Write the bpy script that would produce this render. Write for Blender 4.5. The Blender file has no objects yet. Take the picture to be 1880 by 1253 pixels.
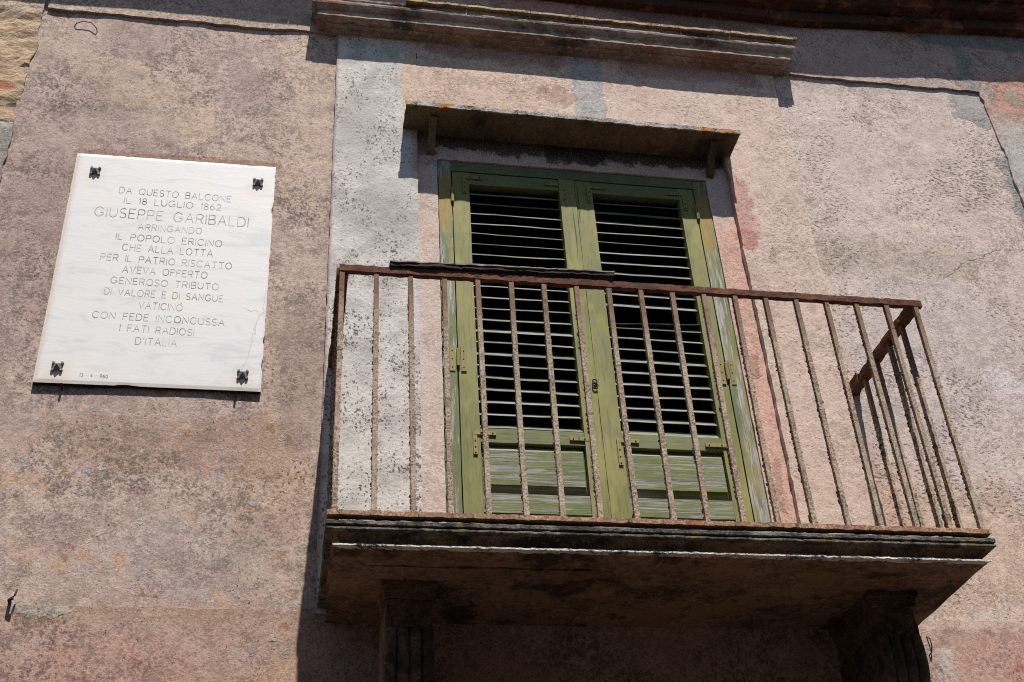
import bpy, bmesh, math, random
from mathutils import Vector, Matrix, noise as mn

C = bpy.context.scene.collection
scene = bpy.context.scene

# ------------------------------------------------------------------ camera, world, sun, exposure
cam_d = bpy.data.cameras.new("camera")
cam = bpy.data.objects.new("camera", cam_d); C.objects.link(cam)
r_ = Vector((0.98435734, -0.16774424, -0.05387485))
d_ = Vector((0.05334018, 0.57517973, -0.81628617))
f_ = Vector((0.16791503, 0.80064358, 0.5751299))
M = Matrix((( r_.x, -d_.x, -f_.x), (r_.y, -d_.y, -f_.y), (r_.z, -d_.z, -f_.z))).to_4x4()
M.translation = Vector((0, -4.0, 1.6))
cam.matrix_world = M
cam_d.sensor_width = 36; cam_d.lens = 43.03
cam_d.clip_start = 0.05; cam_d.clip_end = 500
scene.camera = cam

to_sun = Vector((0.125, -1.0, 2.0)).normalized()
world = bpy.data.worlds.new("World"); scene.world = world
world.use_nodes = True
wn = world.node_tree
sky = wn.nodes.new("ShaderNodeTexSky"); sky.sky_type = 'NISHITA'; sky.sun_disc = False
sky.sun_elevation = math.asin(to_sun.z)
sky.sun_rotation = math.atan2(to_sun.x, to_sun.y)
sky.altitude = 700
bg = wn.nodes["Background"]; bg.inputs[1].default_value = 0.065
wn.links.new(sky.outputs[0], bg.inputs[0])
sun_d = bpy.data.lights.new("sun", 'SUN'); sun_d.energy = 4.6; sun_d.angle = math.radians(0.5)
sun_d.color = (1.0, 0.96, 0.90)
sun = bpy.data.objects.new("sun", sun_d); C.objects.link(sun)
sun.rotation_euler = to_sun.to_track_quat('Z', 'Y').to_euler()
sun.location = (2, -8, 14)
scene.view_settings.view_transform = 'Standard'
scene.view_settings.look = 'None'
scene.view_settings.gamma = 1
scene.view_settings.use_curve_mapping = False
scene.view_settings.exposure = 0.68
scene.render.engine = 'CYCLES'
scene.cycles.max_bounces = 6
scene.cycles.use_denoising = False
scene.cycles.use_adaptive_sampling = False
scene.cycles.filter_width = 1.1

# ------------------------------------------------------------------ node helpers
KLIT = 1.18
def lin(v):
    v /= 255.0
    return v / 12.92 if v <= 0.04045 else ((v + 0.055) / 1.055) ** 2.4
def A(r, g, b, k=None):
    k = k or KLIT
    return (lin(r) / k, lin(g) / k, lin(b) / k, 1.0)

class NT:
    def __init__(s, name, rough=0.9, spec=0.25):
        s.m = bpy.data.materials.new(name); s.m.use_nodes = True
        s.t = s.m.node_tree; s.b = s.t.nodes["Principled BSDF"]
        s.b.inputs["Roughness"].default_value = rough
        s.b.inputs["Specular IOR Level"].default_value = spec
        s.tc = s.t.nodes.new("ShaderNodeTexCoord")
        s.pos = s.tc.outputs["Object"]
        s._w = {}
    def new(s, ty, **kw):
        n = s.t.nodes.new(ty)
        for k, v in kw.items(): setattr(n, k, v)
        return n
    def put(s, inp, v):
        if isinstance(v, bpy.types.NodeSocket): s.t.links.new(v, inp)
        elif v is not None: inp.default_value = v
    def noise(s, scale, detail=5, rough=0.6, vec=None, dist=0.0, color=False):
        n = s.new("ShaderNodeTexNoise")
        s.put(n.inputs["Vector"], vec or s.pos)
        n.inputs["Scale"].default_value = scale; n.inputs["Detail"].default_value = detail
        n.inputs["Roughness"].default_value = rough; n.inputs["Distortion"].default_value = dist
        return n.outputs["Color" if color else "Fac"]
    def vor(s, scale, feature='F1', vec=None, out="Distance", rnd=1.0):
        n = s.new("ShaderNodeTexVoronoi", feature=feature)
        s.put(n.inputs["Vector"], vec or s.pos)
        n.inputs["Scale"].default_value = scale; n.inputs["Randomness"].default_value = rnd
        return n.outputs[out]
    def math(s, op, a, b=None, clamp=False):
        n = s.new("ShaderNodeMath", operation=op, use_clamp=clamp)
        s.put(n.inputs[0], a)
        if b is not None: s.put(n.inputs[1], b)
        return n.outputs[0]
    def mul(s, a, b): return s.math('MULTIPLY', a, b)
    def add(s, a, b): return s.math('ADD', a, b)
    def mx(s, a, b): return s.math('MAXIMUM', a, b)
    def inv(s, a): return s.math('SUBTRACT', 1.0, a)
    def mp(s, x, a, b, c=0.0, d=1.0, smooth=True):
        n = s.new("ShaderNodeMapRange", clamp=True)
        if smooth: n.interpolation_type = 'SMOOTHSTEP'
        s.put(n.inputs[0], x)
        for i, v in enumerate((a, b, c, d)): s.put(n.inputs[i + 1], v)
        return n.outputs[0]
    def mix(s, f, a, b, mode='MIX'):
        n = s.new("ShaderNodeMix", data_type='RGBA', blend_type=mode)
        s.put(n.inputs[0], f); s.put(n.inputs[6], a); s.put(n.inputs[7], b)
        return n.outputs[2]
    def vmap(s, scale=(1, 1, 1), rot=(0, 0, 0), loc=(0, 0, 0), vec=None):
        n = s.new("ShaderNodeMapping")
        s.put(n.inputs[0], vec or s.pos)
        n.inputs[1].default_value = loc; n.inputs[2].default_value = rot; n.inputs[3].default_value = scale
        return n.outputs[0]
    def warp(s, amp=0.1, scale=6.0, detail=6):
        key = (amp, scale)
        if key in s._w: return s._w[key]
        c = s.noise(scale, detail, 0.65, color=True)
        a = s.new("ShaderNodeVectorMath", operation='SUBTRACT'); s.put(a.inputs[0], c); a.inputs[1].default_value = (.5, .5, .5)
        b = s.new("ShaderNodeVectorMath", operation='SCALE'); s.put(b.inputs[0], a.outputs[0]); b.inputs[3].default_value = amp * 2
        d = s.new("ShaderNodeVectorMath", operation='ADD'); s.put(d.inputs[0], s.pos); s.put(d.inputs[1], b.outputs[0])
        x = s.new("ShaderNodeSeparateXYZ"); s.put(x.inputs[0], d.outputs[0])
        s._w[key] = (x.outputs[0], x.outputs[2], d.outputs[0], x.outputs[1])
        return s._w[key]
    def box(s, x0, x1, z0, z1, soft=0.02, amp=0.08, scale=6.0):
        X, Z = s.warp(amp, scale)[:2]
        def one(v, a, b):
            m = None
            if a is not None: m = s.mp(v, a - soft, a + soft)
            if b is not None:
                k = s.mp(v, b - soft, b + soft, 1, 0)
                m = k if m is None else s.mul(m, k)
            return m
        a = one(X, x0, x1); b = one(Z, z0, z1)
        return a if b is None else b if a is None else s.mul(a, b)
    def ell(s, cx, cz, rx, rz, soft=0.3, amp=0.08, scale=6.0):
        X, Z = s.warp(amp, scale)[:2]
        dx = s.math('DIVIDE', s.math('SUBTRACT', X, cx), rx)
        dz = s.math('DIVIDE', s.math('SUBTRACT', Z, cz), rz)
        d = s.math('SQRT', s.add(s.mul(dx, dx), s.mul(dz, dz)))
        return s.mp(d, 1 - soft, 1 + soft, 1, 0)
    def spots(s, scale, lo, hi, bx=(None, None, None, None), off=0.0):
        m = s.mp(s.noise(scale, 7, .7, vec=s.vmap(loc=(off, 2, off))), lo, hi)
        if any(v is not None for v in bx): m = s.mul(m, s.box(*bx, .12, .2))
        return m
    def crackline(s, xa, za, xb, zb, w=.0024):
        X, Z = s.warp(.05, 9)[:2]
        L = math.hypot(xb - xa, zb - za); ux, uz = (xb - xa) / L, (zb - za) / L
        dx = s.math('SUBTRACT', X, xa); dz = s.math('SUBTRACT', Z, za)
        al = s.add(s.mul(dx, ux), s.mul(dz, uz)); pe = s.math('ABSOLUTE', s.math('SUBTRACT', s.mul(dx, uz), s.mul(dz, ux)))
        e = s.mul(s.mp(al, 0, .05), s.mp(al, L - .05, L, 1, 0))
        return s.mul(e, s.mp(pe, w, w * .4))
    def finish(s, col, height=None, strength=0.6, distance=0.01, rough=None):
        s.put(s.b.inputs["Base Color"], col)
        if rough is not None: s.put(s.b.inputs["Roughness"], rough)
        if height is not None:
            n = s.new("ShaderNodeBump"); n.inputs["Strength"].default_value = strength
            n.inputs["Distance"].default_value = distance
            s.put(n.inputs["Height"], height); s.put(s.b.inputs["Normal"], n.outputs[0])
        return s.m

def plaster(name, light, dark, speck, patches=(), fine=92, mid=11, contrast=0.75, pits=0.5, pitcol=(.05, .042, .036, 1),
            lichen=0.0, lichen_box=None, bump=0.55, diag=0.0, cracks=0.0, seed=0.0, stain=None, tint=None, dashes=0.0, dash_at=None, cracks_at=()):
    """weathered lime plaster: mottled at several scales, pitted, patched"""
    n = NT(name)
    mean = tuple(.55 * a + .45 * b for a, b in zip(light, dark))
    if seed: n.pos = n.vmap(loc=(0, 0, 0))
    big = n.noise(1.7, 4, 0.6, vec=n.vmap(loc=(seed, 0, seed)))
    md = n.noise(mid, 7, 0.68, vec=n.vmap(loc=(seed * 2, 1, 0)))
    fn = n.noise(fine, 5, 0.72, vec=n.vmap(loc=(seed, 3, 0)))
    gr = n.noise(fine * 2.1, 3, 0.7)
    md2 = n.noise(42, 6, 0.7, vec=n.vmap(loc=(4, seed, 2)))
    t = n.add(n.mul(md, 0.26), n.add(n.mul(fn, 0.46), n.mul(md2, 0.40)))
    f = n.mp(t, 0.56 - 0.080, 0.56 + 0.065)
    f = n.mp(n.add(f, n.mul(n.math('SUBTRACT', big, 0.5), 0.7)), 0.0, 1.0)
    brk = n.add(n.mul(n.noise(15, 8, 0.74, vec=n.vmap(loc=(seed, 11, 5))), .65), n.mul(md2, .35))
    rg = n.mp(n.noise(3.4, 5, .62, vec=n.vmap(loc=(seed + 6, 1, seed))), .36, .60, .52, 1.0)
    col = n.mix(n.mul(n.mul(n.inv(f), contrast), rg), light, n.mix(rg, mean, dark))
    if tint:                                  # slow drift of hue
        k = n.mp(n.noise(3.1, 5, 0.6, vec=n.vmap(loc=(5 + seed, 2, 9))), 0.45, 0.68)
        col = n.mix(n.mul(k, 0.65), col, tint)
        k2 = n.mp(n.noise(14, 6, 0.7, vec=n.vmap(loc=(1 + seed, 7, 3))), 0.52, 0.66)
        col = n.mix(n.mul(k2, 0.5), col, speck)
    hp = None
    for p in patches:
        kind, args, pc, amt = p[:4]
        kw = p[4] if len(p) > 4 else {}
        kw = dict(kw); crisp = kw.pop('crisp', False)
        if not crisp and kind in ('ell', 'box'): kw['soft'] = max(.42, kw.get('soft', .3)) if kind == 'ell' else kw.get('soft', .02) * 2.2
        m = getattr(n, kind)(*args, **kw)
        # a patch keeps some of the grain of the coat
        m = n.mp(n.add(m, n.mul(n.math('SUBTRACT', brk, .5), 2.3)), .34, .70)
        g = n.mix(n.mul(n.mul(n.inv(f), contrast * .95), rg), pc, tuple(v * 0.50 for v in pc[:3]) + (1,))
        col = n.mix(n.mul(m, amt), col, g)
        if crisp: hp = n.mul(m, .35) if hp is None else n.add(hp, n.mul(m, .35))
    # sparse grains: pale and dark aggregate showing
    col = n.mix(n.mul(n.mp(gr, .56, .68), 0.5), col, tuple(min(.8, v * 1.55) for v in light[:3]) + (1,))
    col = n.mix(n.mul(n.mp(gr, .43, .31), 0.7), col, tuple(v * .55 for v in dark[:3]) + (1,))
    h = n.add(n.mul(md, 0.8), n.add(n.mul(md2, .35), n.add(n.mul(fn, 0.30), n.mul(gr, 0.14))))
    if hp is not None: h = n.add(h, hp)
    for (xa, za, xb, zb) in cracks_at:
        cm = n.crackline(xa, za, xb, zb)
        col = n.mix(n.mul(cm, .65), col, (.045, .036, .03, 1)); h = n.math('SUBTRACT', h, n.mul(cm, .6))
    if pits:
        pv = n.noise(80, 3, 0.6, vec=n.vmap(scale=(1.1, 1, 0.85)))
        cl = n.mp(n.noise(4.5, 4, 0.6, vec=n.vmap(loc=(3 + seed, 0, 1))), 0.42, 0.66)
        thr = n.math('SUBTRACT', 0.70, n.mul(cl, 0.08 * pits + 0.02))
        pm = n.mp(n.math('SUBTRACT', pv, thr), 0.0, 0.035)
        col = n.mix(n.mul(pm, 0.85), col, pitcol)
        h = n.math('SUBTRACT', h, n.mul(pm, 0.55))
    if dashes:
        dv = n.noise(66, 4, 0.62, vec=n.vmap(scale=(0.75, 1, 1.4), rot=(0, 0.75, 0)))
        cl = n.mp(n.noise(2.6, 4, 0.6, vec=n.vmap(loc=(seed + 8, 0, 4))), 0.40, 0.62)
        if dash_at: cl = n.add(cl, n.mul(n.ell(*dash_at, soft=.6, amp=.1), .9))
        dm = n.mp(n.math('SUBTRACT', dv, n.math('SUBTRACT', 0.655, n.mul(cl, 0.11))), 0.0, 0.05)
        col = n.mix(n.mul(dm, dashes), col, tuple(v * 0.6 for v in dark[:3]) + (1,))
        h = n.math('SUBTRACT', h, n.mul(dm, 0.3))
    if lichen:
        cellp = n.warp(0.014, 45, 4)[2]
        d = n.vor(19, vec=cellp); cc = n.vor(19, vec=cellp, out="Color")
        sp = n.new("ShaderNodeSeparateColor"); n.put(sp.inputs[0], cc)
        rad = n.mp(sp.outputs[0], 0.62, 1.0, 0.0, 0.36, smooth=False)
        lm = n.mp(n.math('SUBTRACT', rad, d), 0.0, 0.06)
        lm = n.mul(lm, n.mp(n.noise(95, 4, 0.75), 0.44, 0.56))
        if lichen_box: lm = n.mul(lm, n.box(*lichen_box))
        lc = n.mix(n.mp(sp.outputs[1], 0.35, 0.75), A(196, 190, 180), A(150, 152, 150))
        lc = n.mix(n.mp(sp.outputs[2], 0.93, 0.95), lc, A(205, 170, 70))
        col = n.mix(n.mul(lm, lichen), col, lc)
        h = n.add(h, n.mul(lm, 0.5))
    if 0:
        cp = n.warp(0.16, 3.0)[2]
        e = n.vor(1.15, feature='DISTANCE_TO_EDGE', vec=cp)
        cm = n.mul(n.mp(e, 0.0035, 0.0012), n.mp(n.noise(2.0, 3, .5, vec=n.vmap(loc=(seed, 4, 4))), .5, .6))
        col = n.mix(n.mul(cm, cracks * .6), col, (.05, .04, .035, 1))
        h = n.math('SUBTRACT', h, n.mul(cm, 0.8))
    return n.finish(col, h, bump, 0.012)

# ------------------------------------------------------------------ mesh helpers
def link(name, me, mat, parent=None, smooth=False):
    o = bpy.data.objects.new(name, me); C.objects.link(o)
    if mat: me.materials.append(mat)
    if smooth:
        for p in me.polygons: p.use_smooth = True
    if parent:
        o.parent = parent
        w = parent
        off = Vector((0, 0, 0))
        while w: off += w.location; w = w.parent
        o.location = -off           # mesh data is in world coordinates
    return o
def from_bm(name, bm, mat, parent=None, smooth=False):
    bmesh.ops.recalc_face_normals(bm, faces=bm.faces)
    me = bpy.data.meshes.new(name); bm.to_mesh(me); bm.free()
    return link(name, me, mat, parent, smooth)
def thing(name, label, cat, loc, group=None):
    o = bpy.data.objects.new(name, None); C.objects.link(o)
    o.location = loc; o.empty_display_size = 0.2
    o["label"] = label; o["category"] = cat
    if group: o["group"] = group
    return o
def tag(o, label, cat, group=None):
    o["label"] = label; o["category"] = cat
    if group: o["group"] = group
    return o
def fr(v, s, oct_=4): return mn.fractal(Vector(v) * s, 1.0, 2.0, oct_)
def box_bm(bm, x0, x1, y0, y1, z0, z1):
    vs = [bm.verts.new((x, y, z)) for x in (x0, x1) for y in (y0, y1) for z in (z0, z1)]
    for q in ((0, 1, 3, 2), (4, 6, 7, 5), (0, 4, 5, 1), (2, 3, 7, 6), (0, 2, 6, 4), (1, 5, 7, 3)):
        bm.faces.new([vs[i] for i in q])
    return vs
def rough_box(bm, x0, x1, y0, y1, z0, z1, step=0.03, amp=0.002, s=30, seed=0):
    """box cut into a grid of cells along each axis, its skin roughened"""
    def cuts(a, b):
        k = max(1, int(round((b - a) / step))); return [a + (b - a) * i / k for i in range(k + 1)]
    X, Y, Z = cuts(x0, x1), cuts(y0, y1), cuts(z0, z1)
    cache = {}
    def v(i, j, k):
        if (i, j, k) not in cache:
            p = Vector((X[i], Y[j], Z[k])); q = p + Vector((seed * 3.1, seed, 0))
            p = p + Vector((fr(q, s), fr(q + Vector((9, 0, 0)), s), fr(q + Vector((0, 9, 0)), s))) * amp
            cache[(i, j, k)] = bm.verts.new(p)
        return cache[(i, j, k)]
    nx, ny, nz = len(X) - 1, len(Y) - 1, len(Z) - 1
    for i in range(nx):
        for j in range(ny):
            for k in (0, nz): bm.faces.new((v(i, j, k), v(i + 1, j, k), v(i + 1, j + 1, k), v(i, j + 1, k)))
    for i in range(nx):
        for k in range(nz):
            for j in (0, ny): bm.faces.new((v(i, j, k), v(i + 1, j, k), v(i + 1, j, k + 1), v(i, j, k + 1)))
    for j in range(ny):
        for k in range(nz):
            for i in (0, nx): bm.faces.new((v(i, j, k), v(i, j + 1, k), v(i, j + 1, k + 1), v(i, j, k + 1)))
def cuts_between(marks, step, lo, hi, coarse):
    """sorted coordinates through all marks, fine between lo and hi"""
    marks = sorted(set(marks)); out = [marks[0]]
    for a, b in zip(marks, marks[1:]):
        x = a
        while x < b - 1e-6:
            st = step if lo - coarse < x < hi else coarse
            nx = x + st
            if nx > b - st * 0.6: nx = b
            out.append(nx); x = nx
    return out
def sheet(name, rect, y, mat, parent, holes=(), step=0.02, wave=0.003, wscale=1.6, jit=0.004, jscale=14, chip=0.0,
          skirt=0.04, seed=0, fine=(-2.0, 4.6, 2.8, 7.3), relief=None):
    x0, x1, z0, z1 = rect
    mxs = [x0, x1] + [h[i] for h in holes for i in (0, 1) if x0 < h[i] < x1]
    mzs = [z0, z1] + [h[i] for h in holes for i in (2, 3) if z0 < h[i] < z1]
    for lo, hi, arr, a, b in ((fine[0], fine[1], mxs, x0, x1), (fine[2], fine[3], mzs, z0, z1)):
        for q in (lo, hi):
            if a + .05 < q < b - .05: arr.append(q)
    xs = cuts_between(mxs, step, fine[0], fine[1], 0.4)
    zs = cuts_between(mzs, step, fine[2], fine[3], 0.4)
    bm = bmesh.new(); vs = {}
    def V(i, k):
        if (i, k) not in vs: vs[(i, k)] = bm.verts.new((xs[i], y, zs[k]))
        return vs[(i, k)]
    for i in range(len(xs) - 1):
        cx = (xs[i] + xs[i + 1]) / 2
        for k in range(len(zs) - 1):
            cz = (zs[k] + zs[k + 1]) / 2
            if any(h[0] < cx < h[1] and h[2] < cz < h[3] for h in holes): continue
            bm.faces.new((V(i, k), V(i + 1, k), V(i + 1, k + 1), V(i, k + 1)))
    edge = [e for e in bm.edges if len(e.link_faces) == 1]
    bv = {v for e in edge for v in e.verts}
    orig = {v: v.co.copy() for v in bm.verts}
    for v in bm.verts:
        p = orig[v]; q = Vector((p.x + seed * 7.3, seed * 2.1, p.z))
        dy = fr(q, wscale, 4) * wave + fr(q, 11, 3) * .0011
        if relief: dy += relief(p.x, p.z)
        v.co.y += dy
        if v in bv:
            jx, jz = fr(q, jscale, 5) * jit, fr(q + Vector((31, 5, 2)), jscale, 5) * jit
            if chip:
                c = max(0, fr(q + Vector((3, 77, 1)), 5, 5) - 0.12) * chip
                jx += c * (1 if fr(q, 2) > 0 else -1); jz += c
            v.co.x += jx; v.co.z += jz
    ret = bmesh.ops.extrude_edge_only(bm, edges=edge)
    for g in ret['geom']:
        if isinstance(g, bmesh.types.BMVert): g.co.y = y + skirt
    return from_bm(name, bm, mat, parent)
def sweep(bm, prof, xl, xr, ywall, dref, step=0.02, amp=0.002, s=18, seed=0, zfun=None, returns=True, chip=None):
    """moulding: profile of (projection, z) along the front, mitred back to the wall at both ends"""
    path = []
    n = max(2, int((xr - xl) / step))
    rows = []
    nr = 6 if returns else 0
    stations = [('L', i / nr) for i in range(nr)] if nr else []
    stations += [('F', i / n) for i in range(n + 1)]
    stations += [('R', 1 - (i + 1) / nr) for i in range(nr)] if nr else []
    for kind, t in stations:
        row = []
        for j, (d, z) in enumerate(prof):
            o = d - dref
            X0, X1 = xl - o, xr + o
            if kind == 'F': p = Vector((X0 + (X1 - X0) * t, -d, z))
            elif kind == 'L': p = Vector((X0, ywall + (-d - ywall) * t, z))
            else: p = Vector((X1, ywall + (-d - ywall) * t, z))
            if zfun: p.z += zfun(p.x)
            q = p + Vector((seed * 5.1, seed, seed))
            k = amp
            if chip: k = amp + chip * max(0, fr(q, 3.0, 3) - 0.05)
            a = fr(q, s, 5) * k; b = fr(q + Vector((7, 7, 7)), s, 5) * k
            if kind != 'F' and t == 0: a = 0
            p += Vector((fr(q + Vector((1, 2, 3)), s) * amp if kind != 'F' else 0, a, b))
            row.append(bm.verts.new(p))
        rows.append(row)
    for a, b in zip(rows, rows[1:]):
        for j in range(len(prof) - 1):
            bm.faces.new((a[j], b[j], b[j + 1], a[j + 1]))
    if not returns:
        for r in (rows[0], rows[-1]):
            try: bm.faces.new(r)
            except Exception: pass
    return rows
def tube(bm, pts, r, seg=8, amp=0.0, s=40, seed=0):
    rings = []
    for i, p in enumerate(pts):
        p = Vector(p)
        a = Vector(pts[max(0, i - 1)]); b = Vector(pts[min(len(pts) - 1, i + 1)])
        t = (b - a).normalized()
        u = t.cross(Vector((0.31, 0.2, 0.93)))
        if u.length < 0.1: u = t.cross(Vector((1, 0, 0)))
        u.normalize(); w = t.cross(u)
        rr = r[i] if isinstance(r, (list, tuple)) else r
        ring = []
        for k in range(seg):
            an = 2 * math.pi * k / seg
            c = p + (u * math.cos(an) + w * math.sin(an)) * rr
            if amp: c += (c - p).normalized() * fr(c + Vector((seed, 0, seed)), s) * amp
            ring.append(bm.verts.new(c))
        rings.append(ring)
    for a, b in zip(rings, rings[1:]):
        for k in range(seg): bm.faces.new((a[k], a[(k + 1) % seg], b[(k + 1) % seg], b[k]))
    bm.faces.new(rings[0]); bm.faces.new(rings[-1])
def lump(bm, c, r, rnd, squash=(1, 1, 1)):
    g = bmesh.ops.create_icosphere(bm, subdivisions=1, radius=1.0)
    o = Vector((rnd.random() * 50, rnd.random() * 50, 0))
    for v in g['verts']:
        k = r * (1 + 0.55 * fr(v.co + o, 1.7, 2))
        v.co = Vector((v.co.x * k * squash[0], v.co.y * k * squash[1], v.co.z * k * squash[2])) + Vector(c)

# ------------------------------------------------------------------ materials
LT = A(192, 167, 151); DK = A(118, 97, 88)
m_left = plaster("old_plaster_brown", A(190, 167, 154), A(106, 91, 86), A(120, 98, 88), seed=1.3, pits=0.9, contrast=0.92, tint=A(162, 138, 131),
    patches=[
        ('box', (-0.14, 0.06, 5.05, 6.3), A(206, 180, 158), 0.65, dict(soft=0.10, amp=0.10)),
        ('box', (-0.20, 0.06, 3.2, 4.7), A(196, 168, 146), 0.35, dict(soft=0.13, amp=0.16)),
        ('ell', (-0.78, 5.72, 0.20, 0.10), A(200, 174, 152), 0.85, dict(soft=0.12, amp=0.09, scale=9)),
        ('ell', (-0.52, 5.56, 0.09, 0.13), A(202, 176, 154), 0.80, dict(soft=0.12, amp=0.08, scale=11)),
        ('ell', (-0.92, 5.86, 0.18, 0.06), A(196, 171, 150), 0.70, dict(soft=0.15, amp=0.08, scale=11)),
        ('ell', (-0.45, 3.93, 0.50, 0.14), A(148, 114, 86), 0.34, dict(soft=0.6, amp=0.16)),
        ('ell', (-0.12, 3.75, 0.12, 0.30), A(138, 108, 86), 0.28, dict(soft=0.6, amp=0.14)),
        ('box', (-1.0, -0.13, 5.31, 5.36), A(140, 100, 74), 0.65, dict(soft=0.012, amp=0.025, scale=9)),
        ('ell', (-0.35, 3.50, 0.30, 0.15), A(176, 168, 162), 0.30, dict(soft=0.9, amp=0.2)),
        ('ell', (-0.05, 3.85, 0.16, 0.22), A(198, 168, 140), 0.25, dict(soft=0.9, amp=0.2)),
        ('spots', (6, .52, .66, (None, None, 3.0, 4.05), 3.3), A(194, 152, 114), .55),
        ('spots', (9, .56, .66, (None, None, 3.0, 4.1), 8.1), A(152, 156, 162), .6),
        ('spots', (11, .57, .66, (None, None, 3.0, 4.12), 5.7), A(138, 94, 64), .65),
        ('spots', (16, .56, .63, (None, None, 3.2, 6.2), 1.9), A(206, 186, 170), .6),
        ('ell', (-0.95, 5.05, 0.30, 0.7), A(140, 118, 112), 0.35, dict(soft=0.9, amp=0.2)),
        ('ell', (0.0, 4.25, 0.10, 0.35), A(130, 110, 104), 0.4, dict(soft=0.8, amp=0.12)),
    ], lichen=0.85, lichen_box=(-1.3, 0.05, 3.2, 4.16, 0.15, 0.2), cracks=0.4)
m_right = plaster("old_plaster_beige", A(206, 188, 178), A(142, 126, 116), A(158, 140, 118), seed=4.1, pits=0.6, contrast=0.80, tint=A(194, 175, 169), dashes=0.9, dash_at=(3.16, 5.58, .17, .17),
    patches=[
        ('ell', (2.75, 4.55, 0.45, 0.5), A(200, 184, 180), 0.6, dict(soft=0.5, amp=0.2)),
        ('ell', (2.05, 3.7, 0.35, 0.5), A(196, 160, 144), 0.6, dict(soft=0.5, amp=0.2)),
        ('ell', (2.65, 5.05, 0.55, 0.10), A(168, 152, 130), 0.4, dict(soft=0.8, amp=0.14)),
        ('ell', (2.55, 3.6, 0.5, 0.3), A(202, 166, 138), 0.5, dict(soft=0.5, amp=0.2)),
        ('ell', (3.36, 6.11, 0.13, 0.12), A(148, 147, 144), 0.85, dict(soft=0.15, amp=0.14, scale=9, crisp=True)),
        ('ell', (3.44, 5.50, 0.06, 0.30), A(148, 149, 148), 0.85, dict(soft=0.2, amp=0.12, scale=9, crisp=True)),
        ('ell', (2.15, 4.36, 0.13, 0.22), A(206, 174, 146), 0.6, dict(soft=0.15, amp=0.10, crisp=True)),
        ('ell', (3.0, 4.4, 0.09, 0.07), A(216, 204, 200), 0.7, dict(soft=0.3, amp=0.10, scale=12)),
        ('box', (2.28, 3.5, 6.15, 6.3), A(170, 160, 155), 0.4, dict(soft=0.05)),
    ], cracks_at=((3.02, 5.06, 3.26, 5.18), (2.86, 4.93, 3.03, 5.07)))
m_surround = plaster("surround_plaster", A(210, 187, 172), A(166, 144, 130), A(150, 126, 108), seed=7.7, pits=0.5, contrast=0.75, tint=A(202, 176, 160), dashes=0.5, cracks_at=((1.92, 5.62, 1.965, 5.50), (1.96, 5.51, 1.965, 5.40)),
    patches=[
        ('ell', (1.95, 5.32, 0.06, 0.20), A(190, 128, 116), 0.6, dict(soft=0.9, amp=0.06, scale=9)),
        ('ell', (1.95, 5.10, 0.06, 0.06), A(184, 112, 102), 0.7, dict(soft=0.6, amp=0.06, scale=9)),
        ('box', (0.5, 1.12, 5.5, 6.3), A(208, 180, 160), 0.80, dict(soft=0.03, amp=0.10)),
        ('box', (1.22, 1.37, 5.6, 6.3), A(172, 170, 170), 0.9, dict(soft=0.008, amp=0.045, scale=9, crisp=True)),
        ('ell', (1.13, 5.925, 0.11, 0.06), A(176, 144, 126), 0.75, dict(soft=0.1, amp=0.10, scale=16, crisp=True)),
        ('box', (None, 0.40, 5.5, None), A(216, 213, 211), 0.97, dict(soft=0.015, amp=0.10)),
        ('box', (None, 0.47, None, 5.62), A(214, 211, 209), 0.97, dict(soft=0.02, amp=0.008)),
        ('ell', (0.30, 5.15, 0.13, 0.20), A(176, 174, 172), 0.7, dict(soft=0.5, amp=0.12)),
        ('ell', (0.16, 5.85, 0.10, 0.12), A(196, 194, 192), 0.6, dict(soft=0.5, amp=0.12)),
        ('box', (0.445, 0.48, 5.52, 5.66), A(178, 104, 96), 0.8, dict(soft=0.02, amp=0.03, scale=9)),
        ('box', (0.5, 1.2, 6.12, 6.3), A(160, 104, 98), 0.6, dict(soft=0.03, amp=0.1)),
        ('box', (1.45, 2.2, 6.12, 6.3), A(160, 112, 106), 0.6, dict(soft=0.03, amp=0.1)),
    ])
# the white lime-washed jamb carries many small black pits
def white_jamb():
    n = NT("white_limewash_pitted")
    md = n.noise(7, 6, .65); fn = n.noise(70, 5, .7)
    col = n.mix(n.mp(md, .40, .66), A(208, 201, 194), A(172, 166, 160))
    col = n.mix(n.mul(n.mp(fn, .46, .62), .35), col, A(180, 176, 172))
    grey = n.mx(n.ell(0.30, 5.12, .15, .16, soft=.6, amp=.14), n.ell(0.20, 5.62, .08, .25, soft=.7, amp=.14))
    col = n.mix(n.mul(grey, .55), col, A(156, 152, 148))
    pv = n.noise(92, 5, .68, vec=n.vmap(scale=(1.1, 1, .85)))
    cl = n.mp(n.noise(5, 4, .6, vec=n.vmap(loc=(2, 0, 8))), .40, .62)
    low = n.mp(n.warp(.1, 6)[1], 4.9, 3.6)
    thr = n.math('SUBTRACT', .640, n.add(n.mul(cl, .085), n.mul(low, .03)))
    pm = n.mp(n.math('SUBTRACT', pv, thr), 0, .03)
    col = n.mix(n.mul(pm, .88), col, (.075, .065, .055, 1))
    pink = n.box(.40, None, 5.55, None, .02, .10)
    base = n.mix(n.mp(fn, .4, .65), A(210, 184, 166), A(178, 152, 136))
    col = n.mix(n.mul(pink, .95), col, base)
    red = n.mul(n.box(.44, None, 5.36, 5.66, .02, .03, 9), .8)
    col = n.mix(red, col, n.mix(n.mp(fn, .4, .6), A(186, 112, 104), A(196, 160, 150)))
    drip = n.mul(n.mp(n.warp(.01, 30)[0], .10, .085), .7)
    col = n.mix(drip, col, A(140, 124, 112))
    h = n.math('SUBTRACT', n.add(md, n.mul(fn, .5)), n.mul(pm, .9))
    return n.finish(col, h, .55, .012)
m_white = white_jamb()
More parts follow.
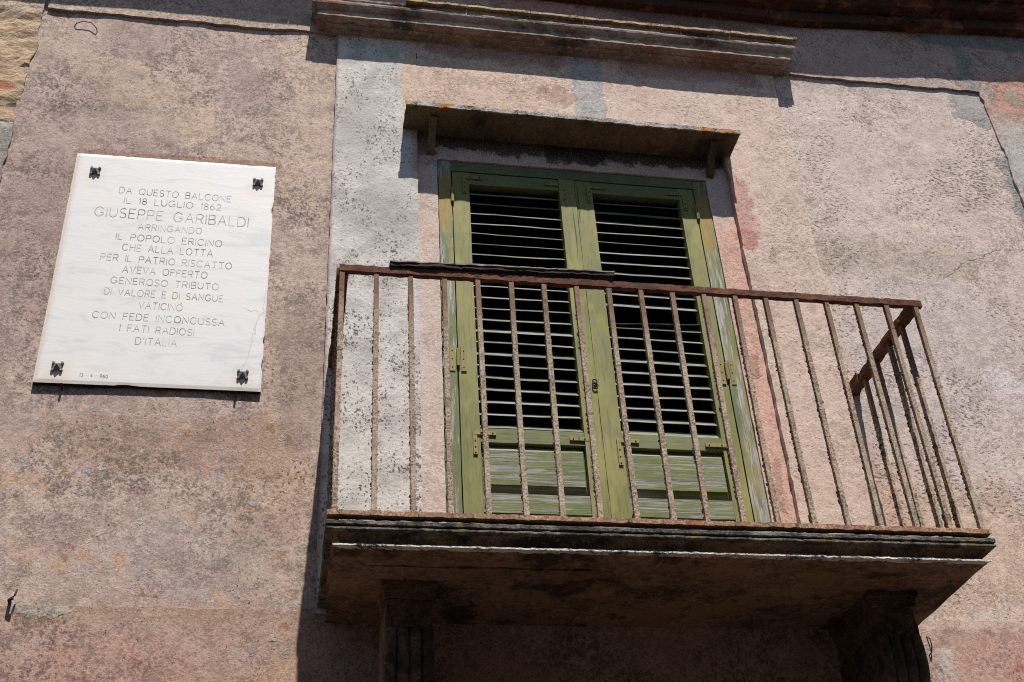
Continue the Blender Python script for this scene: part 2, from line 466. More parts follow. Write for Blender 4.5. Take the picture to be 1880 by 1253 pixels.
m_recess = plaster("pink_plaster", A(206, 187, 175), A(172, 150, 138), A(170, 138, 122), seed=2.2, fine=90, contrast=0.7, pits=0.35, tint=A(200, 175, 162),
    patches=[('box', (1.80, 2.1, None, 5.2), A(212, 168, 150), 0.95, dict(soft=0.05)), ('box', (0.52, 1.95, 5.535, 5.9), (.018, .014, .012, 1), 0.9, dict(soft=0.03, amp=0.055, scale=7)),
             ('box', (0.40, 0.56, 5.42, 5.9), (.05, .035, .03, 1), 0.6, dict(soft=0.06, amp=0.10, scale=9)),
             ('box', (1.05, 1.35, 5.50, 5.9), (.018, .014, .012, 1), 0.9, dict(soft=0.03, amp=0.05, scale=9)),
             ('ell', (1.872, 3.86, 0.022, 0.13), A(176, 138, 122), 0.8, dict(soft=0.3, amp=0.07, scale=18, crisp=True)), ('ell', (1.872, 4.42, 0.025, 0.06), A(172, 130, 114), 0.8, dict(soft=0.3, amp=0.07, scale=18, crisp=True))])
m_band = plaster("upper_wall_plaster", A(186, 166, 155), A(122, 106, 98), A(140, 112, 96), seed=9.4, pits=0.8, contrast=0.9, tint=A(178, 148, 138), dashes=0.5,
    patches=[('ell', (3.80, 6.22, 0.32, 0.22), A(198, 136, 116), 0.7, dict(soft=0.8, amp=0.2)),
             ('ell', (3.62, 6.22, 0.055, 0.06), A(160, 146, 128), 0.9, dict(soft=0.1, amp=0.05, scale=20, crisp=True)),
             ('ell', (3.80, 6.22, 0.07, 0.07), A(168, 154, 138), 0.9, dict(soft=0.1, amp=0.05, scale=20, crisp=True)),
             ('box', (3.35, 3.43, 6.2, 6.8), A(140, 142, 142), 0.8, dict(soft=0.02, amp=0.04)),
             ('box', (3.2, 5.0, 6.58, 6.9), A(120, 126, 126), 0.85, dict(soft=0.02, amp=0.05)),
             ('ell', (3.62, 5.75, 0.24, 0.26), A(182, 180, 177), 0.8, dict(soft=0.8, amp=0.16)),
             ('box', (0.9, 1.9, 6.35, 6.9), A(150, 96, 92), 0.45, dict(soft=0.1, amp=0.2)),
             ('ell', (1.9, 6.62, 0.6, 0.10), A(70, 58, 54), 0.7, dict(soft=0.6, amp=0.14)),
             ('box', (-1.3, 0.0, 6.2, 6.30), A(206, 184, 164), 0.5, dict(soft=0.04, amp=0.05))], cracks=0.6)
m_base = plaster("lower_wall_plaster", A(182, 153, 138), A(102, 84, 77), A(118, 94, 82), seed=12.5, pits=0.6, contrast=0.92, tint=A(164, 130, 118),
    patches=[('spots', (11, .56, .66, (None, 1.0, None, None), 5.7), A(136, 92, 66), .5), ('spots', (8, .54, .66, (None, None, None, None), 2.2), A(186, 170, 160), .4), ('box', (2.42, 6.0, None, 3.22), A(198, 156, 142), 0.6, dict(soft=0.05, amp=0.12)),
             ('spots', (5, .46, .60, (2.45, None, None, 3.18), 4.4), A(182, 104, 88), .6),
             ('box', (2.33, 2.40, None, 3.2), A(204, 190, 184), 0.6, dict(soft=0.03, amp=0.06)),
             ('box', (2.2, 6.0, 3.25, 3.35), A(214, 190, 172), 0.6, dict(soft=0.02, amp=0.03)),
             ('ell', (-0.55, 2.98, 0.35, 0.20), A(180, 128, 114), 0.3, dict(soft=0.9, amp=0.2)),
             ('box', (-0.1, 0.3, 2.4, 3.2), A(186, 150, 116), 0.4, dict(soft=0.1, amp=0.15)),
             ('box', (-2.0, 0.1, 3.24, 3.35), A(156, 130, 100), 0.3, dict(soft=0.02, amp=0.05)),
             ('ell', (-0.80, 3.28, 0.09, 0.03), A(180, 172, 162), 0.7, dict(soft=0.3, amp=0.05, scale=16, crisp=True))],
    lichen=0.8, lichen_box=(-1.5, 0.2, 2.5, 3.5, 0.1, 0.1))
# exposed sandstone and grey render of the pilaster on the far left
def pilaster_mat():
    n = NT("crumbling_sandstone")
    st = n.noise(9, 8, .7, vec=n.vmap(scale=(1, 1, 1.7), rot=(0, .35, 0)))
    fn = n.noise(70, 5, .7)
    col = n.mix(n.mp(st, .34, .58), A(150, 124, 100), A(196, 168, 138))
    col = n.mix(n.mul(n.mp(fn, .5, .66), .4), col, A(120, 98, 78))
    red = n.ell(-1.36, 5.69, .055, .028, soft=.3, amp=.05, scale=12)
    col = n.mix(n.mul(red, .9), col, A(158, 88, 62))
    grey = n.mp(n.warp(.05, 8)[1], 5.50, 5.47)
    gcol = n.mix(n.mp(n.noise(40, 6, .7), .4, .62), A(124, 118, 112), A(164, 156, 148))
    col = n.mix(grey, col, gcol)
    top = n.mp(n.warp(.05, 8)[1], 6.14, 6.18)
    col = n.mix(top, col, n.mix(n.mp(fn, .4, .6), A(196, 176, 156), A(150, 130, 114)))
    h = n.add(n.mul(st, n.mp(grey, 0, 1, 1.6, .3)), n.mul(fn, .4))
    return n.finish(col, h, .7, .02)
m_pil = pilaster_mat()

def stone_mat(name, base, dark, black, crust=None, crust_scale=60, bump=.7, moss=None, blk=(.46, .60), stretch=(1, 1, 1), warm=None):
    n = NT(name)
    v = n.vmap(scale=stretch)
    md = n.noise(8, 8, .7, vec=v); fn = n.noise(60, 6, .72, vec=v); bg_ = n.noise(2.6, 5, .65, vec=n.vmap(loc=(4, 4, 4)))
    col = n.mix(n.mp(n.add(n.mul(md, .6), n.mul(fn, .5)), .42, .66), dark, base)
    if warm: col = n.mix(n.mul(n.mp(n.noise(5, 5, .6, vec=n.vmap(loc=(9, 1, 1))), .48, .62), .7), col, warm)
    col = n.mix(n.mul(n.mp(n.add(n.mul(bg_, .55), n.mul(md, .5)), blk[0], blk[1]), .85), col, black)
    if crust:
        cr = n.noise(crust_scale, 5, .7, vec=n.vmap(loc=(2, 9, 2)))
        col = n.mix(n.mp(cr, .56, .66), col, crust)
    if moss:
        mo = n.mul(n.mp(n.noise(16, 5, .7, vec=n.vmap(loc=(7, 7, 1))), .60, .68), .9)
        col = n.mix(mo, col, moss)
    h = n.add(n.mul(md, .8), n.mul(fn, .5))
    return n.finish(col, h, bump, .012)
m_hood = stone_mat("terracotta_moulding", A(184, 164, 150), A(130, 110, 98), A(50, 42, 38), crust=A(178, 166, 154), crust_scale=30, blk=(.50, .62), stretch=(.5, 1, 1), warm=A(150, 106, 88))
m_cornice = stone_mat("red_brick_cornice", A(168, 100, 76), A(110, 68, 54), A(34, 28, 26), blk=(.44, .56), warm=A(168, 112, 84), bump=1.0)
m_canopy = stone_mat("grimy_canopy_stone", A(134, 112, 90), A(90, 74, 60), A(44, 37, 31), blk=(.50, .64), crust=A(104, 90, 72), crust_scale=34, bump=.5)
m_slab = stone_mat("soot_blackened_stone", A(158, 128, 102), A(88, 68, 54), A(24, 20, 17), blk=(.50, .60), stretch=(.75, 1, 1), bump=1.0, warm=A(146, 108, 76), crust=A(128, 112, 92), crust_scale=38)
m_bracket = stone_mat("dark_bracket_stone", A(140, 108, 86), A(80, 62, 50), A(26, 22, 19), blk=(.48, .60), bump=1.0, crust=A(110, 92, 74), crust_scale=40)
def crust_mat(name, a, b, cov=(.42, .52), yellow=None, orange=None):
    n = NT(name)
    cr = n.noise(90, 5, .72); lo = n.noise(14, 5, .65)
    col = n.mix(n.mp(n.add(n.mul(cr, .6), n.mul(lo, .5)), cov[0] + .05, cov[1] + .12), (.035, .03, .026, 1), n.mix(n.mp(cr, .45, .6), a, b))
    if yellow: col = n.mix(n.mul(n.mp(n.noise(11, 4, .6, vec=n.vmap(loc=(3, 3, 3))), .58, .64), .85), col, yellow)
    if orange:
        X = n.warp(.02, 20)[0]
        for x0, x1 in orange: col = n.mix(n.mul(n.mul(n.mp(X, x0 - .01, x0 + .01), n.mp(X, x1 - .01, x1 + .01, 1, 0)), n.mp(cr, .42, .52)), col, A(184, 116, 42))
    return n.finish(col, n.add(cr, lo), .8, .008)
m_fillet = crust_mat("lichen_crusted_fillet", A(140, 134, 126), A(100, 92, 84), cov=(.43, .50), yellow=A(118, 108, 70))
m_whitefillet = crust_mat("white_front_fillet", A(226, 220, 212), A(200, 192, 182), cov=(.39, .45))  # near-white with dark breaks, for the front edge only
m_canopyedge = crust_mat("lichen_canopy_edge", A(196, 190, 182), A(140, 134, 128), cov=(.40, .46), yellow=A(186, 152, 86), orange=((.535, .60), (1.745, 1.82), (1.85, 1.925)))
m_tile = crust_mat("mossy_terracotta_fillet", A(190, 166, 138), A(160, 132, 108), cov=(.38, .46), yellow=A(176, 154, 104))

def rust_mat(name, a, b, c, scale=60, crust=None, cov=(.5, .62), bump=.8, toprust=None, flake=None):
    n = NT(name, rough=.85)
    f1 = n.noise(scale, 6, .72); f2 = n.noise(9, 5, .65, vec=n.vmap(loc=(2, 2, 2)))
    col = n.mix(n.mp(n.add(n.mul(f1, .5), n.mul(f2, .6)), .44, .68), a, b)
    col = n.mix(n.mp(n.noise(34, 5, .7, vec=n.vmap(loc=(6, 1, 6))), .55, .66), col, c)
    if crust:
        cr = n.noise(130, 4, .7, vec=n.vmap(loc=(1, 5, 1)))
        k = n.mp(n.add(cr, n.mul(f2, .3)), cov[0] + .12, cov[1] + .14)
        if toprust is not None:
            k = n.mul(k, n.mp(n.warp(.12, 9)[1], toprust, toprust - .25))
        cc = n.mix(n.mp(n.noise(22, 4, .6, vec=n.vmap(loc=(8, 8, 1))), .42, .62), crust, tuple(v * .7 for v in crust[:3]) + (1,))
        col = n.mix(k, col, cc)
    if flake:
        col = n.mix(n.mp(n.noise(15, 5, .7, vec=n.vmap(loc=(3, 1, 2))), .60, .66), col, flake)
    return n.finish(col, n.add(f1, n.mul(f2, .5)), bump, .004)
m_bal = rust_mat("lichen_crusted_iron", A(112, 88, 72), A(146, 116, 94), A(84, 66, 54), crust=A(182, 164, 144), cov=(.43, .55), toprust=4.24, bump=.45)
_n = m_bal.node_tree; _b = _n.nodes["Principled BSDF"]
_at = _n.nodes.new("ShaderNodeAttribute"); _at.attribute_name = "tuft"
_mx = _n.nodes.new("ShaderNodeMix"); _mx.data_type = 'RGBA'
_src = _b.inputs["Base Color"].links[0].from_socket
_n.links.new(_at.outputs["Fac"], _mx.inputs[0]); _n.links.new(_src, _mx.inputs[6]); _mx.inputs[7].default_value = A(66, 55, 42)
_n.links.new(_mx.outputs[2], _b.inputs["Base Color"])
m_rail = rust_mat("rusty_iron", A(78, 46, 34), A(108, 66, 46), A(42, 31, 27), scale=45)
m_floorbar = rust_mat("rusted_floor_bar", A(140, 104, 84), A(120, 78, 58), A(76, 54, 44), scale=40, crust=A(178, 152, 120), cov=(.46, .6), flake=A(160, 96, 70))
m_strip = rust_mat("grey_flaking_strip", A(40, 30, 28), A(62, 50, 46), A(24, 20, 19), scale=50)
m_moss = rust_mat("dark_lichen_tuft", A(74, 64, 48), A(100, 88, 66), A(44, 38, 30), scale=120)
m_iron = rust_mat("black_iron", A(122, 118, 114), A(142, 138, 132), A(88, 84, 80), scale=90, bump=.4)
m_wire = rust_mat("dark_wire", A(52, 44, 40), A(70, 58, 50), A(40, 34, 30))

def paint_mat(name, axis, green, green2, wood, wear=(.56, .64), yellow=None, bump=.5, ywear=None, streak=1.0):
    """old oil paint on boards, worn to grey wood along the grain (axis 'x' or 'z')"""
    n = NT(name, rough=.7, spec=.3)
    sc = (0.06, 1, 1) if axis == 'x' else (1, 1, 0.06)
    sc2 = (0.12 / streak ** 1.6, 1, 1) if axis == 'x' else (1, 1, 0.10)
    g1 = n.noise(150, 5, .7, vec=n.vmap(scale=sc)); g2 = n.noise(48 * streak, 6, .7, vec=n.vmap(scale=sc2, loc=(1, 2, 3)))
    lo = n.noise(5, 5, .6, vec=n.vmap(scale=(1, 1, .6), loc=(3, 3, 3))); cl = n.noise(12 * streak, 5, .65, vec=n.vmap(scale=sc2, loc=(7, 2, 3)))
    col = n.mix(n.mp(n.add(n.mul(lo, .7), n.mul(cl, .35)), .44, .64), green, green2)
    col = n.mix(n.mul(n.mp(g1, .48, .32), .7), col, tuple(v * .45 for v in green[:3]) + (1,))
    if yellow: col = n.mix(n.mul(n.mp(n.noise(4, 4, .6, vec=n.vmap(scale=(1.6, 1, .5), loc=(9, 9, 3))), .52, .62), .8), col, yellow)
    wm = n.mp(n.add(n.mul(g2, .62), n.add(n.mul(cl, .3), n.mul(g1, .12))), wear[0] - .02, wear[1] - .03)
    wcol = n.mix(n.mp(g1, .40, .60), tuple(v * .55 for v in wood[:3]) + (1,), wood)
    col = n.mix(wm, col, wcol)
    ck = n.mp(n.noise(64, 3, .6, vec=n.vmap(scale=(.02, 1, 1) if axis == 'x' else (1, 1, .02), loc=(2, 5, 6))), .68, .72)
    col = n.mix(n.mul(ck, .9), col, (.02, .02, .015, 1))
    if ywear:
        for (cx, cz, rx, rz) in ywear:
            m = n.ell(cx, cz, rx, rz, soft=.35, amp=.04, scale=14)
            col = n.mix(n.mul(m, .8), col, n.mix(n.mp(g2, .4, .6), A(168, 132, 52), A(140, 126, 60)))
    h = n.add(n.mul(g1, .5), n.add(n.mul(g2, .4), n.add(n.mul(wm, -.35), n.mul(ck, -.9))))
    return n.finish(col, h, bump, .003)
GR = A(120, 119, 68); WD = A(148, 146, 138)
m_gv = paint_mat("green_paint_upright", 'z', GR, A(138, 134, 78), A(132, 130, 110), wear=(.56, .68), yellow=A(148, 140, 80))
m_gh = paint_mat("green_paint_rail", 'x', A(104, 110, 72), A(120, 121, 78), A(132, 131, 114), wear=(.60, .68))
m_gpan = paint_mat("green_paint_worn_panel", 'x', A(102, 112, 60), A(124, 128, 66), WD, wear=(.50, .60), bump=.7, streak=2.4)
m_gfr = paint_mat("green_paint_frame", 'z', A(100, 108, 70), A(122, 122, 76), A(172, 168, 160), wear=(.53, .59), yellow=A(144, 134, 76),
                  ywear=[(.585, 5.22, .05, .16), (1.775, 5.20, .045, .15)])
m_gfrh = paint_mat("green_paint_head", 'x', A(92, 106, 76), A(110, 118, 78), A(130, 130, 118), wear=(.64, .72))
m_slat = paint_mat("green_paint_slat", 'x', A(88, 94, 74), A(104, 107, 86), A(146, 146, 138), wear=(.50, .60))
m_brass = paint_mat("yellow_painted_iron", 'z', A(146, 133, 76), A(128, 120, 70), A(116, 92, 62), wear=(.60, .7), bump=.2)
m_gplate = paint_mat("green_painted_iron", 'z', A(120, 126, 66), A(136, 130, 70), A(120, 104, 66), wear=(.62, .7), bump=.2)

def flat_mat(name, c, rough=.9):
    n = NT(name, rough); f = n.noise(20, 4, .6)
    return n.finish(n.mix(f, c, tuple(v * .6 for v in c[:3]) + (1,)), f, .2, .004)
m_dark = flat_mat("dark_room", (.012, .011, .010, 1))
m_ink = None
def marble():
    n = NT("white_marble", rough=.55, spec=.4)
    v = n.vmap(scale=(1.0, 1, 3.2), rot=(0, -.12, 0))
    a = n.noise(4.5, 8, .62, vec=v, dist=1.2); b = n.noise(26, 6, .65, vec=v)
    col = n.mix(n.mp(a, .50, .66), A(214, 212, 210), A(199, 199, 199))
    col = n.mix(n.mul(n.mp(b, .52, .64), .35), col, A(212, 210, 208))
    col = n.mix(n.mul(n.mp(n.noise(3, 5, .6, vec=n.vmap(loc=(4, 0, 7))), .52, .66), .5), col, A(228, 214, 200))
    edge = n.mx(n.mp(n.warp(.02, 20)[0], -.165, -.15), n.mp(n.warp(.02, 20)[0], -.945, -.965))
    col = n.mix(n.mul(edge, .5), col, A(206, 186, 166))
    col = n.mix(n.mul(n.mp(n.warp(.02, 20)[1], 4.20, 4.165), .5), col, A(206, 192, 178))
    for cx, cz in ((-.893, 4.20), (-.22, 4.20), (-.893, 5.19), (-.225, 5.19)):
        col = n.mix(n.mul(n.ell(cx, cz, .045, .055, soft=.6, amp=.03, scale=16), .35), col, A(206, 184, 156))
    ck = n.mx(n.crackline(-.152, 4.66, -.235, 4.18), n.crackline(-.16, 4.52, -.26, 4.545))
    col = n.mix(n.mul(ck, .55), col, A(130, 126, 124))
    return n.finish(col, n.add(a, n.mul(b, .5)), .15, .004)
m_marble = marble()
def ink():
    n = NT("worn_black_lettering")
    f = n.noise(9, 4, .6); g = n.noise(90, 3, .6)
    k = n.mp(n.add(n.mul(f, .7), n.mul(g, .4)), .42, .64)
    return n.finish(n.mix(k, A(122, 120, 119), A(198, 196, 194)))
m_ink = ink()
m_groundmat = flat_mat("street_paving", (.068, .057, .047, 1))

# ------------------------------------------------------------------ ground
bm = bmesh.new()
bmesh.ops.create_grid(bm, x_segments=8, y_segments=8, size=150)
g = from_bm("street", bm, m_groundmat); g["kind"] = "structure"
bm = bmesh.new(); box_bm(bm, -16, 18, -12, -9.0, -.05, 6.4)  # unseen house-sized block behind the camera, added to cut low sky light
g = from_bm("unseen_sky_blocker", bm, flat_mat("sky_blocker_brown", (.20, .17, .14, 1))); g["kind"] = "structure"

# ------------------------------------------------------------------ house front
house = thing("house_facade", "weathered plaster house front with moulded hood, brick cornice and sunken panels around the balcony door", "house", (1.2, 0, 0))
PANL = (-1.255, 0.085, 3.30, 6.208); PANR = (2.275, 3.432, 3.30, 6.235)
sheet("wall_panel", (-1.275, 0.25, 3.18, 6.36), 0.0, m_left, house, seed=1, wave=.006, wscale=2.4)
sheet("wall_panel", (2.10, 3.62, 3.18, 6.40), 0.0, m_right, house, seed=2, wave=.006, wscale=2.4)
YF = -0.0145
# band over the panels and the plaster to the right of them
sheet("upper_wall", (-1.24, 9.0, 3.28, 9.0), YF, m_band, house,
      holes=[(-1.255, 3.432, 0, 6.208), (2.275, 3.432, 6.2, 6.235)], jit=.006, chip=.02, seed=3, wave=.004)
def rocky(x, z):
    k = min(1, max(0, (z - 5.45) / .03)) * min(1, max(0, (6.2 - z) / .04))
    return k * (0.008 + 0.020 * fr((x * 1.2, 3, z * 1.5), 4.5, 6)) + 0.003
sheet("pilaster", (-7.0, -1.258, 3.28, 9.0), YF, m_pil, house, jit=.008, chip=.03, seed=4, relief=rocky)
sheet("jamb", (0.085, 0.46, 3.28, 6.24), YF - .001, m_white, house, jit=.003, seed=5, wave=.003)
sheet("lintel", (0.4602, 2.275, 3.28, 6.24), YF - .001, m_surround, house, holes=[(0.45, 1.925, 0, 5.66)], jit=.005, chip=.012, seed=6, wave=.003)
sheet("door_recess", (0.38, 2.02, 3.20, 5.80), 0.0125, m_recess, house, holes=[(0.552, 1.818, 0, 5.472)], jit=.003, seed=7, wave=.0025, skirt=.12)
sheet("lower_wall", (-7.0, 9.0, -0.02, 3.292), -0.006, m_base, house, jit=.006, seed=8, wave=.006, step=.022)
# dark room behind the louvres
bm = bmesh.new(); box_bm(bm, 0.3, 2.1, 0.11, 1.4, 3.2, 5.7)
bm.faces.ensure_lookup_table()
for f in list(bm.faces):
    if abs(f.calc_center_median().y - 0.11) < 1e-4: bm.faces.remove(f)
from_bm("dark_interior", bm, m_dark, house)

# moulded hood over the door
bm = bmesh.new()
prof = [(0.0, 6.36), (.060, 6.352), (.130, 6.340), (.132, 6.336), (.131, 6.328), (.127, 6.320), (.132, 6.314), (.1375, 6.306), (.138, 6.299), (.1355, 6.290), (.128, 6.278), (.117, 6.270), (.1115, 6.267),
        (.110, 6.264), (.1105, 6.245), (.1110, 6.232), (.1095, 6.2295), (.085, 6.229), (.070, 6.2285), (.068, 6.222), (.060, 6.220), (.045, 6.219), (.0445, 6.213), (.034, 6.2125), (.022, 6.211), (.012, 6.205), (0.0, 6.203)]
sweep(bm, prof, 0.094 - .11, 2.232 + .11, 0.0, .11, step=.010, amp=.0016, s=26, chip=.003)
hood = from_bm("hood_moulding", bm, m_hood, house)
# thin tile course along the top of the hood, broken away at the left
bm = bmesh.new(); rnd = random.Random(4)
x = 0.40
while x < 2.385:
    w = rnd.uniform(.26, .40); e = min(x + w, 2.387)
    if e > 2.3: e = 2.387
    yy = rnd.uniform(-.003, .003)
    rough_box(bm, x + .001, e - .001, -.153 + yy, 0.02, 6.337 + yy * .4, 6.352 + yy * .5, step=.025, amp=.004, s=20, seed=x)
    x = e
from_bm("tile_course", bm, m_tile, hood)
bm = bmesh.new()
for k in range(16):
    pass
ring = []
cx, cz, yy = 0.142, 6.214, -.070
pts = [(cx + .014 * math.cos(a), yy, cz + .008 * math.sin(a)) for a in [i * math.pi / 8 for i in range(17)]]
tube(bm, [(p[0], p[1] - .004, p[2]) for p in pts], .005, 6)
bmesh.ops.create_icosphere(bm, subdivisions=2, radius=.011, matrix=Matrix.Translation((cx, yy, cz)))
from_bm("metal_cap", bm, flat_mat("dull_zinc", A(150, 140, 120)), hood, True)

# brick cornice high on the right, running on over the whole front
def zc(x): return 6.612 + 0.075 * max(0.0, x - 2.5) + 0.004 * math.sin(x * 2.1)
for (d, z0, z1, name_, blen) in ((.062, 0.0, .072, "brick_course", .62), (.125, .0745, .150, "brick_course", .8), (.275, .153, .30, "cornice_slab", 1.3)):
    bm = bmesh.new(); rnd = random.Random(int(d * 1000)); x = -4.0
    while x < 7.0:
        w = blen * rnd.uniform(.8, 1.2); a = rnd.uniform(-.002, .002)
        fine_ = 0.6 < x < 4.3
        rough_box(bm, x + .001, x + w - .001, -d + rnd.uniform(-.003, .003), 0.03, a + z0, a + z1, step=.025 if fine_ else .2, amp=.005, s=18, seed=x)
        x += w
    for v in bm.verts: v.co.z += zc(v.co.x)
    from_bm(name_, bm, m_cornice, house)

# ------------------------------------------------------------------ canopy slab over the door
can = thing("door_canopy", "thin grimy stone canopy with orange lichen on its edge, above the green louvred door", "canopy", (1.17, -0.05, 5.60))
def zcan(x): return -0.010 * (x - .39) / 1.56
bm = bmesh.new()
rows = []
def canopy_piece(bm, x0, x1, y0, y1, z0, z1, amp, seed):
    rough_box(bm, x0, x1, y0, y1, z0, z1, step=.02, amp=amp, s=26, seed=seed)
canopy_piece(bm, .396, 1.952, -.160, .03, 5.618, 5.640, .003, 3)
for v in bm.verts: v.co.z += zcan(v.co.x) - 0.00
from_bm("canopy_slab", bm, m_canopy, can)
bm = bmesh.new()
canopy_piece(bm, .394, 1.955, -.168, -.158, 5.619, 5.642, .0045, 5)
for v in bm.verts: v.co.z += zcan(v.co.x)
from_bm("lichen_edge", bm, m_canopyedge, can)
for x in (.523, 1.842):
    bm = bmesh.new()
    pts = [(-.118, 5.612), (-.085, 5.612), (-.045, 5.585), (-.018, 5.545), (.02, 5.520), (.02, 5.490), (-.012, 5.500), (-.035, 5.535), (-.070, 5.580), (-.118, 5.600)]
    a = [bm.verts.new((x - .016 + fr((y, z, x), 20) * .003, y, z + zcan(x))) for y, z in pts]
    b = [bm.verts.new((x + .016 + fr((y, z, x + 5), 20) * .003, y, z + zcan(x))) for y, z in pts]
    bm.faces.new(a); bm.faces.new(b[::-1])
    for i in range(len(pts)): bm.faces.new((a[i], a[(i + 1) % len(pts)], b[(i + 1) % len(pts)], b[i]))
    from_bm("bracket", bm, m_canopy, can)

# ------------------------------------------------------------------ green louvred double door
door = thing("louvred_door", "peeling green double door with dark louvres and worn raised panels, behind the balcony railing", "door", (1.186, 0.05, 3.33))
def board(bm, x0, x1, z0, z1, y0, y1, bev=.003, jig=.0012, seed=0):
    def cuts(a, b, st): k = max(1, int((b - a) / st)); return [a + (b - a) * i / k for i in range(k + 1)]
    rough_box(bm, x0, x1, y0, y1, z0, z1, step=.05, amp=jig, s=14, seed=seed)
YD = 0.020
fbm = bmesh.new()
board(fbm, .556, .614, 3.30, 5.470, YD, YD + .07, seed=1)
frame = from_bm("door_frame", fbm, m_gfr, door)
fbm = bmesh.new(); board(fbm, 1.752, 1.816, 3.30, 5.462, YD, YD + .07, seed=2)
from_bm("door_frame", fbm, m_gfr, door)
fbm = bmesh.new(); board(fbm, .6145, 1.7515, 5.415, 5.468, YD + .001, YD + .07, seed=3)
from_bm("frame_head", fbm, m_gfrh, door)
ZB, ZT = 3.34, 5.410
leaves = [(.619, 1.1795, .694, 1.108), (1.183, 1.747, 1.262, 1.675)]
def screw(bm, x, z, y):
    bmesh.ops.create_cone(bm, cap_ends=True, segments=8, radius1=.0035, radius2=.0025, depth=.003, matrix=Matrix.Translation((x, y, z)) @ Matrix.Rotation(math.pi / 2, 4, 'X'))
def angle_plate(parent, x, z, dx, dz, mat, lx=.092, lz=.105, w=.017):
    bm = bmesh.new(); y0 = YD - .0045
    y1 = YD + .002
    xs = sorted((x, x + dx * lx)); zs = sorted((z, z + dz * w)); box_bm(bm, xs[0], xs[1], y0, y1, zs[0], zs[1])
    xs = sorted((x, x + dx * w)); zs = sorted((z + dz * (w + .0005), z + dz * lz)); box_bm(bm, xs[0], xs[1], y0, y1, zs[0], zs[1])
    bmesh.ops.bevel(bm, geom=list(bm.edges), offset=.001, segments=1, affect='EDGES')
    o = from_bm("corner_plate", bm, mat, parent)
    bm = bmesh.new()
    for t in (.35, .85): screw(bm, x + dx * lx * t, z + dz * w / 2, y0 - .001)
    for t in (.42, .68, .92): screw(bm, x + dx * w / 2, z + dz * lz * t, y0 - .001)
    from_bm("plate_screws", bm, m_wire, o)
for li, (x0, x1, o0, o1) in enumerate(leaves):
    bm = bmesh.new()
    board(bm, x0, o0, ZB, ZT, YD + .002, YD + .045, seed=10 + li)
    board(bm, o1, x1, ZB, ZT, YD - (.003 if li == 0 else -.002), YD + .045, seed=20 + li)
    leaf = from_bm("door_leaf", bm, m_gv, door)
    bm = bmesh.new()
    board(bm, o0 + .0005, o1 - .0005, 5.343, ZT - .001, YD + .003, YD + .044, seed=30 + li)
    board(bm, o0 + .0005, o1 - .0005, 4.005, 4.066, YD + .003, YD + .044, seed=31 + li)
    from_bm("cross_rail", bm, m_gh, leaf)
    # louvre slats, tilted down towards the street
    bm = bmesh.new(); rnd = random.Random(7 + li)
    n_sl = 22; pitch = (5.343 - 4.066) / n_sl
    ang = math.radians(47)
    for k in list(range(n_sl)) + ([9.001] if li else []):
        z = 4.066 + pitch * (k + .42)
        tl = rnd.uniform(-.005, .005); an = ang + rnd.uniform(-.09, .09)
        if k == 9.001: z += .020; tl, an = .022, ang - .4
        if li == 1 and k == 10: continue
        th, wd = .0032, .046
        nseg = 10; prev = None
        for s in range(nseg + 1):
            t = s / nseg; X = o0 - .004 + (o1 - o0 + .008) * t
            zz = z + tl * (t - .5) + fr((X * 2, k, li), 2.0) * .003
            cyy, czz = YD + .030, zz
            dirv = Vector((0, -math.cos(an), -math.sin(an))); nor = Vector((0, -math.sin(an), math.cos(an)))
            c = Vector((X, cyy, czz)); q = []
            for a, b in ((-.5, -.5), (.46, -.5), (.5, -.3), (.5, .3), (.46, .5), (-.5, .5)):
                jj = fr((X * 30, k * 3, a * 5 + b), 1.0, 3) * .0008
                q.append(bm.verts.new(c + dirv * (a * wd) + nor * (b * th + jj)))
            if prev:
                for i in range(6): bm.faces.new((prev[i], prev[(i + 1) % 6], q[(i + 1) % 6], q[i]))
            prev = q
    from_bm("louvre_slats", bm, m_slat, leaf)
    # raised and fielded panel in a sunk frame
    bm = bmesh.new()
    a0, a1, b0, b1 = o0, o1, 3.783, 4.005          # opening
    i0, i1, j0, j1 = o0 + .026, o1 - .014, 3.818, 3.968   # raised field
    yb, yf = YD + .030, YD - .002
    N = 14
    def grid(pa, pb, pc, pd, n, m):
        vs = [[bm.verts.new((pa.lerp(pb, i / n)).lerp(pd.lerp(pc, i / n), j / m)) for j in range(m + 1)] for i in range(n + 1)]
        for i in range(n):
            for j in range(m): bm.faces.new((vs[i][j], vs[i + 1][j], vs[i + 1][j + 1], vs[i][j + 1]))
    V3 = lambda x, y, z: Vector((x, y, z))
    O = [V3(a0, yb, b0), V3(a1, yb, b0), V3(a1, yb, b1), V3(a0, yb, b1)]
    I = [V3(i0, yf + .006, j0), V3(i1, yf + .006, j0), V3(i1, yf + .006, j1), V3(i0, yf + .006, j1)]
    F = [V3(p.x, yf, p.z) for p in I]
    for k in range(4): grid(O[k], O[(k + 1) % 4], I[(k + 1) % 4], I[k], 12, 3)
    for k in range(4): grid(I[k], I[(k + 1) % 4], F[(k + 1) % 4], F[k], 12, 1)
    grid(F[0], F[1], F[2], F[3], 16, 8)
    for v in bm.verts: v.co.y += fr(v.co + Vector((li, 0, 0)), 9) * .0015
    from_bm("raised_panel", bm, m_gpan, leaf)
    bm = bmesh.new(); board(bm, o0 + .0005, o1 - .0005, 3.702, 3.783, YD + .004, YD + .046, seed=41 + li)
    board(bm, o0 + .0005, o1 - .0005, 3.345, 3.43, YD + .004, YD + .044, seed=47 + li)
    from_bm("bottom_rail", bm, m_gpan, leaf)
    bm = bmesh.new(); board(bm, o0, o1, 3.432, 3.700, YD + .030, YD + .040, seed=43 + li)
    from_bm("lower_panel", bm, m_gpan, leaf)
